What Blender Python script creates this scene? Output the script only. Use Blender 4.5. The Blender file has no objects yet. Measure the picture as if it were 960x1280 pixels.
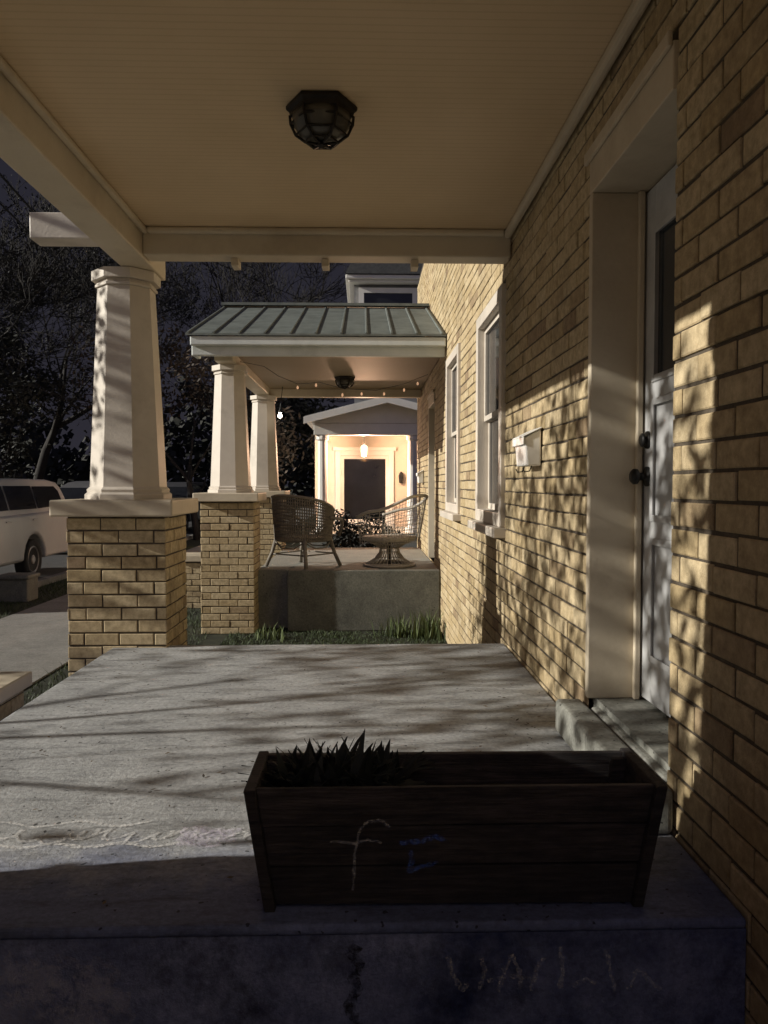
import bpy, bmesh, math, random
from mathutils import Vector, Matrix, Euler
R=math.radians
sc=bpy.context.scene; col=sc.collection
sc.view_settings.view_transform='Standard'; sc.view_settings.look='None'; sc.view_settings.exposure=0
E=1.15; G=-0.80; W=1.02; F=950.0
# ---------------------------------------------------------------- camera
cam=bpy.data.cameras.new('camera'); co=bpy.data.objects.new('camera',cam); col.objects.link(co)
co.location=(0,0,E); co.rotation_euler=(R(90-2.05),0,R(-1.5))
cam.sensor_fit='VERTICAL'; cam.sensor_height=36; cam.lens=F/1280*36; cam.clip_end=2000; cam.clip_start=.02
sc.camera=co
RC=Euler((R(90-2.05),0,R(-1.5))).to_matrix()
def P(px,py,Y):
    d=RC@Vector(((px-480)/F,-(py-640)/F,-1)); k=Y/d.y
    return Vector((0,0,E))+d*k
# ---------------------------------------------------------------- mesh builder
class MB:
    def __init__(s,off=(0,0,0)):
        s.v=[];s.f=[];s.mi=[];s.off=Vector(off);s.cur=0
    def add(s,vs,fs):
        n=len(s.v); o=s.off
        for v in vs: s.v.append((v[0]-o.x,v[1]-o.y,v[2]-o.z))
        for f in fs: s.f.append(tuple(i+n for i in f)); s.mi.append(s.cur)
        return s
    def hexa(s,p):
        return s.add(p,[(3,2,1,0),(4,5,6,7),(0,1,5,4),(1,2,6,5),(2,3,7,6),(3,0,4,7)])
    def box(s,x0,x1,y0,y1,z0,z1):
        return s.hexa([(x0,y0,z0),(x1,y0,z0),(x1,y1,z0),(x0,y1,z0),(x0,y0,z1),(x1,y0,z1),(x1,y1,z1),(x0,y1,z1)])
    def ring(s,x0,x1,y0,y1,z0,z1,w,wz=None):
        wz=wz or w
        s.box(x0,x1,y0,y0+w,z0,z1); s.box(x0,x1,y1-w,y1,z0,z1)
        s.box(x0,x1,y0+w,y1-w,z0,z0+wz); s.box(x0,x1,y0+w,y1-w,z1-wz,z1); return s
    def lathe(s,c,prof,n=16,rot=0,cap=True):
        vs=[];fs=[];m=len(prof)
        for r,z in prof:
            for i in range(n):
                a=rot+2*math.pi*i/n; vs.append((c[0]+r*math.cos(a),c[1]+r*math.sin(a),c[2]+z))
        for j in range(m-1):
            for i in range(n):
                k=(i+1)%n; fs.append((j*n+i,j*n+k,(j+1)*n+k,(j+1)*n+i))
        if cap:
            fs.append(tuple(range(n-1,-1,-1))); fs.append(tuple((m-1)*n+i for i in range(n)))
        return s.add(vs,fs)
    def tube(s,pts,r,n=6):
        pts=[Vector(p) for p in pts]; m=len(pts); rs=r if isinstance(r,(list,tuple)) else [r]*m
        a=None; vs=[];fs=[]
        for i in range(m):
            t=pts[min(i+1,m-1)]-pts[max(i-1,0)]
            if t.length<1e-7: t=Vector((0,0,1))
            t.normalize()
            if a is None: a=t.orthogonal()
            a=a-t*a.dot(t)
            if a.length<1e-4: a=t.orthogonal()
            a.normalize(); b=t.cross(a)
            for k in range(n):
                w=2*math.pi*k/n; vs.append(pts[i]+(a*math.cos(w)+b*math.sin(w))*rs[i])
        for j in range(m-1):
            for i in range(n):
                k=(i+1)%n; fs.append((j*n+i,j*n+k,(j+1)*n+k,(j+1)*n+i))
        fs.append(tuple(range(n-1,-1,-1))); fs.append(tuple((m-1)*n+i for i in range(n)))
        return s.add(vs,fs)
    def prism_y(s,poly,y0,y1,hw=None):
        n=len(poly); vs=[]
        for sgn,yy in ((0,y0),(1,y1)):
            for x,z in poly:
                y=yy if hw is None else (-hw(z) if sgn==0 else hw(z))
                vs.append((x,y,z))
        fs=[tuple(range(n)),tuple(range(2*n-1,n-1,-1))]
        for i in range(n):
            k=(i+1)%n; fs.append((i,n+i,n+k,k))
        return s.add(vs,fs)
    def ribbon(s,pts,nrm,w):
        pts=[Vector(p) for p in pts]; nrm=Vector(nrm); vs=[];fs=[]
        for i,p in enumerate(pts):
            t=(pts[min(i+1,len(pts)-1)]-pts[max(i-1,0)]).normalized(); b=t.cross(nrm).normalized()*w*.5*random.uniform(.6,1.3)
            vs+= [p-b,p+b]
        for i in range(len(pts)-1): fs.append((2*i,2*i+1,2*i+3,2*i+2))
        return s.add(vs,fs)
    def build(s,name,mats,parent=None,smooth=False,bevel=0,seg=2,label=None):
        me=bpy.data.meshes.new(name); me.from_pydata(s.v,[],s.f)
        if not isinstance(mats,(list,tuple)): mats=[mats]
        for m in mats: me.materials.append(m)
        me.polygons.foreach_set('material_index',s.mi)
        if smooth: me.polygons.foreach_set('use_smooth',[True]*len(s.f))
        me.update()
        o=bpy.data.objects.new(name,me); col.objects.link(o)
        if parent is not None: o.parent=parent
        else: o.location=s.off
        if bevel:
            b=o.modifiers.new('bevel','BEVEL'); b.width=bevel; b.segments=seg; b.limit_method='ANGLE'; b.angle_limit=R(35)
        if label: o['label']=label
        return o
def thing(name,label,cat,loc=(0,0,0),rz=0,group=None):
    o=bpy.data.objects.new(name,None); col.objects.link(o); o.location=loc; o.rotation_euler=(0,0,rz)
    o['label']=label; o['category']=cat; o.empty_display_size=.1
    if group: o['group']=group
    return o
def tag(o,label,cat,group=None,kind=None):
    o['label']=label; o['category']=cat
    if group: o['group']=group
    if kind: o['kind']=kind
    return o
# ---------------------------------------------------------------- materials
def newmat(name):
    m=bpy.data.materials.new(name); m.use_nodes=True; nt=m.node_tree
    return m,nt,nt.nodes['Principled BSDF']
def N(nt,t,**k):
    n=nt.nodes.new(t)
    for a,b in k.items(): setattr(n,a,b)
    return n
def ramp(nt,fac,stops):
    r=N(nt,'ShaderNodeValToRGB'); e=r.color_ramp.elements
    e[0].position=stops[0][0]; e[0].color=(*stops[0][1],1); e[1].position=stops[-1][0]; e[1].color=(*stops[-1][1],1)
    for p,c in stops[1:-1]:
        x=e.new(p); x.color=(*c,1)
    nt.links.new(fac,r.inputs[0]); return r.outputs[0]
def noise(nt,vec,scale,detail=4,rough=.55):
    n=N(nt,'ShaderNodeTexNoise'); n.inputs['Scale'].default_value=scale; n.inputs['Detail'].default_value=detail; n.inputs['Roughness'].default_value=rough
    nt.links.new(vec,n.inputs['Vector']); return n.outputs['Fac']
def coords(nt,scale=(1,1,1)):
    t=N(nt,'ShaderNodeTexCoord'); m=N(nt,'ShaderNodeMapping'); m.inputs['Scale'].default_value=scale
    nt.links.new(t.outputs['Object'],m.inputs[0]); return m.outputs[0]
def mixc(nt,a,b,fac,mode='MIX'):
    m=N(nt,'ShaderNodeMix',data_type='RGBA',blend_type=mode)
    for sock,val in ((m.inputs[0],fac),(m.inputs[6],a),(m.inputs[7],b)):
        if hasattr(val,'links') or hasattr(val,'is_linked'): nt.links.new(val,sock)
        elif isinstance(val,tuple): sock.default_value=(*val,1)
        else: sock.default_value=val
    return m.outputs[2]
def bump(nt,bs,h,strength,dist=.01):
    b=N(nt,'ShaderNodeBump'); b.inputs['Strength'].default_value=strength; b.inputs['Distance'].default_value=dist
    nt.links.new(h,b.inputs['Height']); nt.links.new(b.outputs[0],bs.inputs['Normal'])
def mottled(name,c1,c2,scale=6,rough=.6,bs=.15,bscale=60,metal=0,dirt=None,stretch=(1,1,1)):
    m,nt,b=newmat(name); v=coords(nt,stretch)
    f=noise(nt,v,scale,6,.6); c=ramp(nt,f,[(.3,c1),(.7,c2)])
    if dirt:
        d=noise(nt,v,scale*.35,8,.7); c=mixc(nt,c,dirt,ramp(nt,d,[(.5,(0,0,0)),(.75,(.8,.8,.8))]))
    nt.links.new(c,b.inputs['Base Color']); b.inputs['Roughness'].default_value=rough; b.inputs['Metallic'].default_value=metal
    if bs: bump(nt,b,noise(nt,v,bscale,5,.6),bs,.01)
    return m
def brickmat(name,tones):
    m,nt,b=newmat(name); v=coords(nt)
    g=N(nt,'ShaderNodeNewGeometry')
    c=ramp(nt,g.outputs['Random Per Island'],[(0,tones[0]),(.35,tones[1]),(.7,tones[2]),(.9,tones[3]),(1,tones[4])])
    c=mixc(nt,c,ramp(nt,noise(nt,v,22,6,.7),[(.3,(.60,.57,.52)),(.65,(1.12,1.12,1.12))]),1.0,'MULTIPLY')
    c=mixc(nt,c,(.09,.066,.042),ramp(nt,noise(nt,v,1.3,8,.7),[(.52,(0,0,0)),(.78,(.65,.65,.65))]))
    nt.links.new(c,b.inputs['Base Color']); b.inputs['Roughness'].default_value=.85
    bump(nt,b,noise(nt,v,130,4,.7),.5,.008)
    return m
BRICK=brickmat('yellow_brick',[(.45,.345,.19),(.52,.41,.245),(.57,.465,.295),(.48,.375,.22),(.30,.215,.13)])
MORTAR=mottled('mortar',(.06,.047,.034),(.115,.092,.066),30,.95,.5,90)
CREAM=mottled('cream_paint',(.56,.48,.36),(.64,.56,.43),3,.55,.12,45,dirt=(.36,.29,.20))
WHITE=mottled('white_paint',(.56,.50,.43),(.64,.58,.50),4,.5,.15,60,dirt=(.36,.32,.26))
BOXW=mottled('mailbox_paint',(.76,.75,.72),(.82,.81,.78),8,.4,.08,60)
DOORP=mottled('door_paint',(.48,.485,.49),(.57,.57,.57),4,.4,.06,50,dirt=(.28,.28,.28))
def mrange(nt,src,a,b_):
    k=N(nt,'ShaderNodeMapRange'); k.inputs[1].default_value=a; k.inputs[2].default_value=b_; nt.links.new(src,k.inputs[0]); return k.outputs[0]
def concrete(name,a,b_,pits=True,scale=1.0,stain=.55,dark=.45,edge=None,bs=.5):
    m,nt,b=newmat(name); v=coords(nt)
    c=ramp(nt,noise(nt,v,2.2*scale,9,.68),[(.3,a),(.7,b_)])
    c=mixc(nt,c,ramp(nt,noise(nt,v,45*scale,5,.7),[(.3,(.62,.62,.62)),(.65,(1.12,1.12,1.12))]),1.0,'MULTIPLY')
    vs=coords(nt,(1.2,5,1)); c=mixc(nt,c,tuple(x*dark for x in a),ramp(nt,noise(nt,vs,3.5,7,.75),[(.50,(0,0,0)),(.72,(stain,)*3)]))
    if edge is not None:   # dark blue stain along the slab front, with near-floor shade painted in
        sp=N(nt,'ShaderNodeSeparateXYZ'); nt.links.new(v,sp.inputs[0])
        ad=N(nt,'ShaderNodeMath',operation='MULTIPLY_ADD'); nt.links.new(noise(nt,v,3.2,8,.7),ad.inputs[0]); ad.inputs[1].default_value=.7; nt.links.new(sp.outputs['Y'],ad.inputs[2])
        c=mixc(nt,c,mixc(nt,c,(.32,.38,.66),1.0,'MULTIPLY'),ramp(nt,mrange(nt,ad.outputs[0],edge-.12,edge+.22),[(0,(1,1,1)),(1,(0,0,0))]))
    h=noise(nt,v,60,6,.75)
    if pits:
        vo=N(nt,'ShaderNodeTexVoronoi'); vo.inputs['Scale'].default_value=24; vo.inputs['Randomness'].default_value=1
        dv=N(nt,'ShaderNodeVectorMath',operation='ADD'); nn=N(nt,'ShaderNodeTexNoise'); nn.inputs['Scale'].default_value=40; nt.links.new(v,nn.inputs['Vector'])
        sv=N(nt,'ShaderNodeVectorMath',operation='SCALE'); sv.inputs['Scale'].default_value=.03; nt.links.new(nn.outputs['Color'],sv.inputs[0])
        nt.links.new(v,dv.inputs[0]); nt.links.new(sv.outputs[0],dv.inputs[1]); nt.links.new(dv.outputs[0],vo.inputs['Vector'])
        pm=N(nt,'ShaderNodeMath',operation='MULTIPLY'); nt.links.new(noise(nt,v,5,3,.6),pm.inputs[0]); pm.inputs[1].default_value=.42
        lt=N(nt,'ShaderNodeMath',operation='LESS_THAN'); nt.links.new(vo.outputs['Distance'],lt.inputs[0])
        sb=N(nt,'ShaderNodeMath',operation='SUBTRACT'); nt.links.new(pm.outputs[0],sb.inputs[0]); sb.inputs[1].default_value=.10
        nt.links.new(sb.outputs[0],lt.inputs[1])
        c=mixc(nt,c,mixc(nt,c,(.2,.2,.2),1.0,'MULTIPLY'),lt.outputs[0])
        hs=N(nt,'ShaderNodeMath',operation='SUBTRACT'); nt.links.new(h,hs.inputs[0]); nt.links.new(lt.outputs[0],hs.inputs[1]); h=hs.outputs[0]
    nt.links.new(c,b.inputs['Base Color']); b.inputs['Roughness'].default_value=.8
    bump(nt,b,h,bs,.009); return m
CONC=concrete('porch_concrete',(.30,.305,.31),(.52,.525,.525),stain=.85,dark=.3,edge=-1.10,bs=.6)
CONC2=concrete('rough_concrete',(.20,.20,.18),(.33,.33,.29))
CONC4=concrete('dark_concrete',(.10,.10,.085),(.19,.19,.16))
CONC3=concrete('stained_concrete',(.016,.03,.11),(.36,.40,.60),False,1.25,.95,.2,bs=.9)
PAVE=concrete('path_concrete',(.20,.19,.175),(.30,.285,.26),False)
ASPH=mottled('asphalt',(.035,.035,.037),(.06,.06,.06),4,.85,.4,120)
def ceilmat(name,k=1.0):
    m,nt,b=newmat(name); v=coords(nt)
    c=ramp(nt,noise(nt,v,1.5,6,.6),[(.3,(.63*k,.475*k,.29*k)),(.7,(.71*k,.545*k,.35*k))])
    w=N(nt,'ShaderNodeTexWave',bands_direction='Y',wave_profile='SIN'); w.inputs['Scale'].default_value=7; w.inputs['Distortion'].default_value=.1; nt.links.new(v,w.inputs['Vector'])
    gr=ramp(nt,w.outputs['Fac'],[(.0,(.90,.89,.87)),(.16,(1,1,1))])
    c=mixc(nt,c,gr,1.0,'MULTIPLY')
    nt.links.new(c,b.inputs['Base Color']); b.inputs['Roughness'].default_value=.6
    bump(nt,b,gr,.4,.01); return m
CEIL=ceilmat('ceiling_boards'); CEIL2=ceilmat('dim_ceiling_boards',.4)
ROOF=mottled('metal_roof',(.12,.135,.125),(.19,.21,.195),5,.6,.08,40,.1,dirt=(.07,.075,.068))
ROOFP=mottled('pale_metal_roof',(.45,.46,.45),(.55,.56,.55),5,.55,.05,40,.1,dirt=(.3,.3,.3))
FASC=mottled('fascia_paint',(.56,.60,.585),(.66,.69,.67),4,.5,.08,40,dirt=(.34,.36,.34))
SHING=mottled('dark_shingle',(.02,.02,.022),(.05,.05,.05),12,.9,.5,50)
def wood(name,a,b_):
    m,nt,b=newmat(name); v=coords(nt,(1.5,14,26))
    f=noise(nt,v,3,9,.72); c=ramp(nt,f,[(.28,a),(.5,tuple((x+y)/2 for x,y in zip(a,b_))),(.72,b_)])
    g=N(nt,'ShaderNodeNewGeometry'); c=mixc(nt,c,ramp(nt,g.outputs['Random Per Island'],[(0,(.55,.55,.55)),(1,(1.3,1.25,1.2))]),1.0,'MULTIPLY')
    c=mixc(nt,c,(.014,.013,.015),ramp(nt,noise(nt,coords(nt,(2,2,6)),2.5,7,.7),[(.42,(0,0,0)),(.68,(.85,.85,.85))]))
    nt.links.new(c,b.inputs['Base Color']); b.inputs['Roughness'].default_value=.85; bump(nt,b,f,1.0,.018); return m
WOOD=wood('weathered_wood',(.014,.0125,.014),(.115,.098,.10))
SOIL=mottled('soil',(.012,.009,.007),(.03,.022,.016),40,.95,.8,80)
BLACK=mottled('black_metal',(.012,.012,.012),(.025,.024,.023),20,.45,.1,80,.4)
BRONZE=mottled('bronze_metal',(.012,.010,.008),(.028,.022,.017),20,.5,.15,60,.5)
def glassy(name,c,rough=.08):
    m,nt,b=newmat(name); v=coords(nt)
    nt.links.new(ramp(nt,noise(nt,v,3,3),[(.3,c),(.7,tuple(x*1.5 for x in c))]),b.inputs['Base Color']); b.inputs['Roughness'].default_value=rough; return m
GLASS=glassy('window_glass',(.012,.013,.016)); LGLASS=glassy('lamp_glass',(.06,.055,.045),.35); DGLASS=glassy('door_glass',(.035,.038,.042),.12)
WICK=mottled('wicker',(.15,.13,.105),(.25,.22,.18),30,.7,.4,150)
WICKD=mottled('pale_wicker',(.36,.325,.27),(.50,.455,.39),30,.7,.4,150)
BARK=mottled('bark',(.010,.008,.007),(.022,.018,.015),10,.9,.6,50)
def leafmat(name,a,b_):
    m,nt,b=newmat(name); g=N(nt,'ShaderNodeNewGeometry')
    nt.links.new(ramp(nt,g.outputs['Random Per Island'],[(0,a),(1,b_)]),b.inputs['Base Color']); b.inputs['Roughness'].default_value=.7; return m
LEAF=leafmat('tree_leaf',(.006,.008,.005),(.016,.016,.010)); LEAFO=leafmat('orange_lit_leaf',(.025,.015,.008),(.06,.034,.015)); LITTER=leafmat('dry_leaf',(.03,.022,.015),(.16,.11,.06))  # orange light on one background tree is put into its leaf colour
GRASS=leafmat('grass_blade',(.014,.027,.007),(.055,.08,.022)); WEED=leafmat('weed_blade',(.03,.05,.012),(.11,.14,.04)); PLANTL=leafmat('spiky_leaf',(.008,.010,.009),(.022,.026,.022))
LAWN=mottled('lawn_soil',(.010,.012,.005),(.026,.03,.012),9,.95,.6,70)
CARW=mottled('white_car_paint',(.40,.40,.395),(.44,.44,.435),2,.25,0); CARD=mottled('dark_car_paint',(.05,.05,.055),(.07,.07,.075),2,.3,0); CARS=mottled('silver_car_paint',(.10,.10,.105),(.13,.13,.135),2,.3,0)
TYRE=mottled('tyre_rubber',(.012,.012,.012),(.02,.02,.02),20,.85,.2,60); RIM=mottled('wheel_rim',(.25,.25,.26),(.35,.35,.35),10,.35,0,40,.7)
REDL=glassy('tail_light',(.25,.02,.015),.2); HEADL=glassy('head_light',(.5,.5,.5),.15)
STUCCO=mottled('house_siding',(.68,.60,.50),(.74,.66,.56),5,.8,.15,40); SIDING=mottled('grey_siding',(.16,.16,.165),(.22,.22,.225),4,.8,.1,40)
BWHITE=mottled('bright_white_paint',(.72,.70,.65),(.80,.78,.73),4,.5,.1,50)
def emis(name,c,s):
    m,nt,b=newmat(name); b.inputs['Base Color'].default_value=(*c,1)
    v=coords(nt); f=ramp(nt,noise(nt,v,4,2),[(.2,tuple(x*.9 for x in c)),(.8,c)]); nt.links.new(f,b.inputs['Emission Color']); b.inputs['Emission Strength'].default_value=s; return m
GLOW=emis('lit_lamp_glass',(1,.46,.16),14); BULB=emis('lit_string_bulb',(1,.60,.36),.45); BULBW=emis('lit_white_bulb',(1,.88,.70),16)
def chalk(name,c,k=.75,lo=.42,sc_=90):
    m,nt,b=newmat(name); v=coords(nt); b.inputs['Base Color'].default_value=(*c,1); b.inputs['Roughness'].default_value=1
    nt.links.new(ramp(nt,noise(nt,v,sc_,5,.8),[(lo,(0,0,0)),(lo+.2,(k,k,k))]),b.inputs['Alpha']); return m
CHALK=chalk('white_chalk',(.85,.84,.82),.75,.40); CHALKF=chalk('faint_chalk',(.80,.80,.82),.24,.36); CHALKB=chalk('blue_chalk',(.10,.20,.65),.5,.40); LILAC=chalk('lilac_smudge',(.76,.70,.82),.6); PALE=chalk('pale_concrete',(.44,.45,.58),.42,.40,14)
CRACK=chalk('dark_stain',(.006,.006,.009),.85,.42,40)
# ---------------------------------------------------------------- brickwork
CO=.0905; BL=.245; MO=.0108
rb=random.Random(3)
def bricks(mb,org,u,v,n,Wd,H,holes=(),prot=.008,off=0):
    org=Vector(org);u=Vector(u);v=Vector(v);n=Vector(n)
    r=0
    while r*CO<H-.02:
        z0=r*CO+MO*.5; z1=min(r*CO+CO-MO*.5,H); zc=(z0+z1)/2
        iv=[(0,Wd)]
        for (a,b,c,d) in holes:
            if c<zc<d:
                nv=[]
                for (p,q) in iv:
                    if b<=p or a>=q: nv.append((p,q)); continue
                    if a>p: nv.append((p,a))
                    if b<q: nv.append((b,q))
                iv=nv
        sh=((r+off)%2)*BL/2+rb.uniform(-.014,.014)
        for (p,q) in iv:
            k=int((p+sh)/BL)-1
            while k*BL-sh<q:
                b0=max(p,k*BL-sh+MO*.5+rb.uniform(-.002,.002)); b1=min(q,k*BL-sh+BL-MO*.5+rb.uniform(-.002,.002)); k+=1
                if b1-b0<.02: continue
                pr=prot+rb.uniform(-.003,.003); j=rb.uniform(-.002,.002); t=rb.uniform(-.003,.002); ch=.005
                A=org+u*b0+v*(z0+j); 
                w_=b1-b0; h_=z1-z0+t
                vs=[A,A+u*w_,A+u*w_+v*h_,A+v*h_]
                vs+=[A+n*(pr-ch*.7),A+u*w_+n*(pr-ch*.7),A+u*w_+v*h_+n*(pr-ch*.7),A+v*h_+n*(pr-ch*.7)]
                vs+=[A+u*ch+v*ch+n*pr,A+u*(w_-ch)+v*ch+n*pr,A+u*(w_-ch)+v*(h_-ch)+n*pr,A+u*ch+v*(h_-ch)+n*pr]
                fs=[]
                for i in range(4):
                    m=(i+1)%4; fs+= [(i,m,4+m,4+i),(4+i,4+m,8+m,8+i)]
                fs.append((8,9,10,11)); mb.add(vs,fs)
        r+=1
def panel(mb,org,u,v,Wd,H,holes):
    org=Vector(org);u=Vector(u);v=Vector(v)
    xs=sorted({0,Wd,*[h[0] for h in holes],*[h[1] for h in holes]}); zs=sorted({0,H,*[max(0,h[2]) for h in holes],*[h[3] for h in holes]})
    for i in range(len(xs)-1):
        for j in range(len(zs)-1):
            cx=(xs[i]+xs[i+1])/2; cz=(zs[j]+zs[j+1])/2
            if any(a<cx<b and c<cz<d for a,b,c,d in holes): continue
            mb.add([org+u*xs[i]+v*zs[j],org+u*xs[i+1]+v*zs[j],org+u*xs[i+1]+v*zs[j+1],org+u*xs[i]+v*zs[j+1]],[(0,1,2,3)])
def brick_block(mb,x0,x1,y0,y1,z0,z1):
    d=.008
    mb.cur=1; mb.box(x0+d,x1-d,y0+d,y1-d,z0,z1); mb.cur=0
    H=z1-z0
    bricks(mb,(x0,y0+d,z0),(1,0,0),(0,0,1),(0,-1,0),x1-x0,H)
    bricks(mb,(x1-d,y0,z0),(0,1,0),(0,0,1),(1,0,0),y1-y0,H,off=1)
    bricks(mb,(x1,y1-d,z0),(-1,0,0),(0,0,1),(0,1,0),x1-x0,H)
    bricks(mb,(x0+d,y1,z0),(0,-1,0),(0,0,1),(-1,0,0),y1-y0,H,off=1)
# ---------------------------------------------------------------- setting
o=MB().add([(-600,-600,G),(600,-600,G),(600,900,G),(-600,900,G)],[(0,1,2,3)]).build('ground',LAWN); o['kind']='structure'
o=MB().add([(-14,-60,G+.004),(-6.35,-60,G+.004),(-6.35,300,G+.004),(-14,300,G+.004)],[(0,1,2,3)]).build('road',ASPH); o['kind']='structure'
o=MB().box(-6.35,-6.2,-60,300,G-.05,G+.12).build('kerb',PAVE,bevel=.02); o['kind']='structure'
m=MB()
for i in range(-6,40): m.box(-5.26,-3.24,i*1.8,i*1.8+1.79,G-.05,G+.015)
o=m.build('path',PAVE,bevel=.006,seg=1); o['kind']='structure'
rg=random.Random(11); m=MB()
def blades(n,x0,x1,y0,y1,h0,h1):
    for _ in range(n):
        x=rg.uniform(x0,x1); y=rg.uniform(y0,y1); h=rg.uniform(h0,h1)*(1+.4*math.sin(x*5+y*3)); a=rg.uniform(0,6.28); w=rg.uniform(.003,.007)
        lx=rg.gauss(0,.5)*h; ly=rg.gauss(0,.5)*h
        m.add([(x-w*math.cos(a),y-w*math.sin(a),G),(x+w*math.cos(a),y+w*math.sin(a),G),(x+lx,y+ly,G+h)],[(0,1,2)])
blades(8000,-1.75,1.0,8.2,10.02,.015,.05); blades(2500,-1.75,1.0,5.8,8.2,.02,.06); blades(6000,-3.2,-2.0,5.2,15,.02,.07); blades(6000,-6.15,-5.3,8,24,.02,.07); blades(1500,-2.6,-1.85,4.9,7,.03,.09)
tag(m.build('grass',GRASS),'short green lawn grass between the porches and beside the path','grass',kind='stuff')
# ---------------------------------------------------------------- row house
H0=Vector((W,7,G))
house=thing('brick_row_house','long yellow brick house wall with tall white framed windows and a recessed front door','house',H0)
YS=-3.2; WL=17.8; WH=5.7
holes=[(2.5,3.42,0.0,2.6),(5.5,6.75,.84,2.6),(8.05,9.25,.84,2.65),(11.0,11.95,0,2.5)]
hh=[(a-YS,b-YS,c-G,d-G) for a,b,c,d in holes]
m=MB(H0); m.cur=1; panel(m,(W+.008,YS,G),(0,1,0),(0,0,1),WL,WH,hh)
m.box(W+.4,W+.6,YS,YS+WL,G,G+WH); m.box(W+.008,W+.6,YS-.2,YS,G,G+WH); m.box(W+.008,W+.4,YS+WL-.2,YS+WL-.01,G,G+WH); m.box(W+.012,W+.6,YS,YS+WL-.3,G+WH,G+WH+.1)
m.cur=0; bricks(m,(W+.008,YS,G),(0,1,0),(0,0,1),(-1,0,0),WL,WH,hh)
bricks(m,(W+.012,YS+WL-.01,G),(1,0,0),(0,0,1),(0,1,0),.5,WH)
m.build('wall',[BRICK,MORTAR],house)
def window(y0,y1,z0,z1):
    w=MB(H0).ring(W-.03,W+.10,y0,y1,z0,z1,.10).build('window',WHITE,house,bevel=.006)
    zm=(z0+z1)/2
    s=MB(H0).ring(W+.03,W+.065,y0+.101,y1-.101,zm-.02,z1-.101,.045); s.ring(W+.067,W+.10,y0+.101,y1-.101,z0+.101,zm+.025,.05); s.build('sash',WHITE,w,bevel=.003)
    MB(H0).box(W+.05,W+.055,y0+.14,y1-.14,zm,z1-.14).box(W+.082,W+.087,y0+.14,y1-.14,z0+.14,zm).build('glass',GLASS,w)
    MB(H0).box(W-.09,W+.02,y0-.06,y1+.06,z0-.075,z0-.002).build('sill',WHITE,w,bevel=.008)
window(*holes[1]); window(*holes[2])
def door(y0,y1,z1,thr):
    f=MB(H0)
    f.box(W-.012,W+.29,y1-.045,y1,thr,z1-.16); f.box(W+.06,W+.29,y0,y0+.045,thr,z1-.16)
    f.box(W-.012,W+.29,y0+.002,y1,z1-.16,z1); f.box(W+.19,W+.215,y1-.075,y1-.046,thr,z1-.161); f.box(W+.19,W+.215,y0+.046,y0+.075,thr,z1-.161)
    f.box(W-.03,W-.013,y0+.002,y1+.03,z1-.02,z1+.03); f.build('door_frame',CREAM,house,bevel=.005)
    a,b,c,d=y0+.05,y1-.05,thr+.015,z1-.17; zg=c+1.42
    L=MB(H0); L.ring(W+.225,W+.27,a,b,c,d,.12,.2); L.ring(W+.218,W+.224,a+.10,b-.10,zg-.03,d-.18,.03); L.ring(W+.218,W+.224,a+.10,b-.10,c+.18,c+.72,.03); L.ring(W+.218,W+.224,a+.10,b-.10,c+.79,zg-.10,.03)
    L.box(W+.225,W+.27,a+.12,b-.12,zg-.11,zg); L.box(W+.225,W+.27,a+.12,b-.12,c+.70,c+.81)
    dr=L.build('door',DOORP,house,bevel=.004)
    MB(H0).box(W+.24,W+.25,a+.12,b-.12,zg,d-.2).build('door_glass',DGLASS,dr)
    MB(H0).box(W+.235,W+.26,a+.12,b-.12,c+.2,c+.70).build('door_panel',DOORP,dr); MB(H0).box(W+.235,W+.26,a+.12,b-.12,c+.81,zg-.11).build('door_panel',DOORP,dr)
    def knob(z,rr,ln,nm):
        k=MB(H0)
        prof=[(rr*1.3,0),(rr*1.3,.008),(rr*.5,.012),(rr*.5,ln*.5),(rr,ln*.65),(rr*1.02,ln*.85),(rr*.7,ln)]
        vs=[];fs=[];n=14
        for r_,x_ in prof:
            for i in range(n):
                t=2*math.pi*i/n; vs.append((W+.224-x_,b-.065+r_*math.cos(t),z+r_*math.sin(t)))
        for j in range(len(prof)-1):
            for i in range(n): q=(i+1)%n; fs.append((j*n+i,j*n+q,(j+1)*n+q,(j+1)*n+i))
        fs.append(tuple((len(prof)-1)*n+i for i in range(n))); k.add(vs,fs); k.build(nm,BLACK,dr,smooth=True)
    knob(thr+1.0,.034,.075,'door_knob'); knob(thr+1.16,.03,.035,'deadbolt')
door(2.5,3.42,2.6,.186); door(11.0,11.95,2.5,.0)
MB(H0).box(W+.03,W+.38,2.4,3.5,.10,.184).build('threshold',CONC2,house)
# ---------------------------------------------------------------- porch 1
def octo(mb,c,prof):
    mb.lathe(c,[(a/math.cos(math.pi/8),z) for a,z in prof],8,math.pi/8)
def pier(root,off,cx,cy,coltop=2.69):
    m=MB(off); brick_block(m,cx-.345,cx+.345,cy-.31,cy+.31,G,.93); p=m.build('pier',[BRICK,MORTAR],root)
    MB(off).box(cx-.42,cx+.42,cy-.42,cy+.42,.931,1.045).build('pier_cap',CREAM,p,bevel=.012)
    m=MB(off); octo(m,(cx,cy,1.046),[(.285,0),(.285,.035),(.268,.05),(.272,.07),(.252,.09),(.188,coltop-1.046-.12)])
    c_=m.build('column',WHITE,root)
    m=MB(off); h=coltop-.119
    for r_,z0,z1 in ((.203,h,h+.022),(.192,h+.023,h+.045),(.225,h+.046,coltop-.002)): octo(m,(cx,cy,0),[(r_,z0),(r_,z1)])
    m.build('capital',WHITE,c_,bevel=.004)
O1=Vector((-.38,3.7,0))
p1=thing('front_porch','nearest porch with grey concrete floor, cream ceiling and white tapered columns on brick piers','porch',O1)
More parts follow.
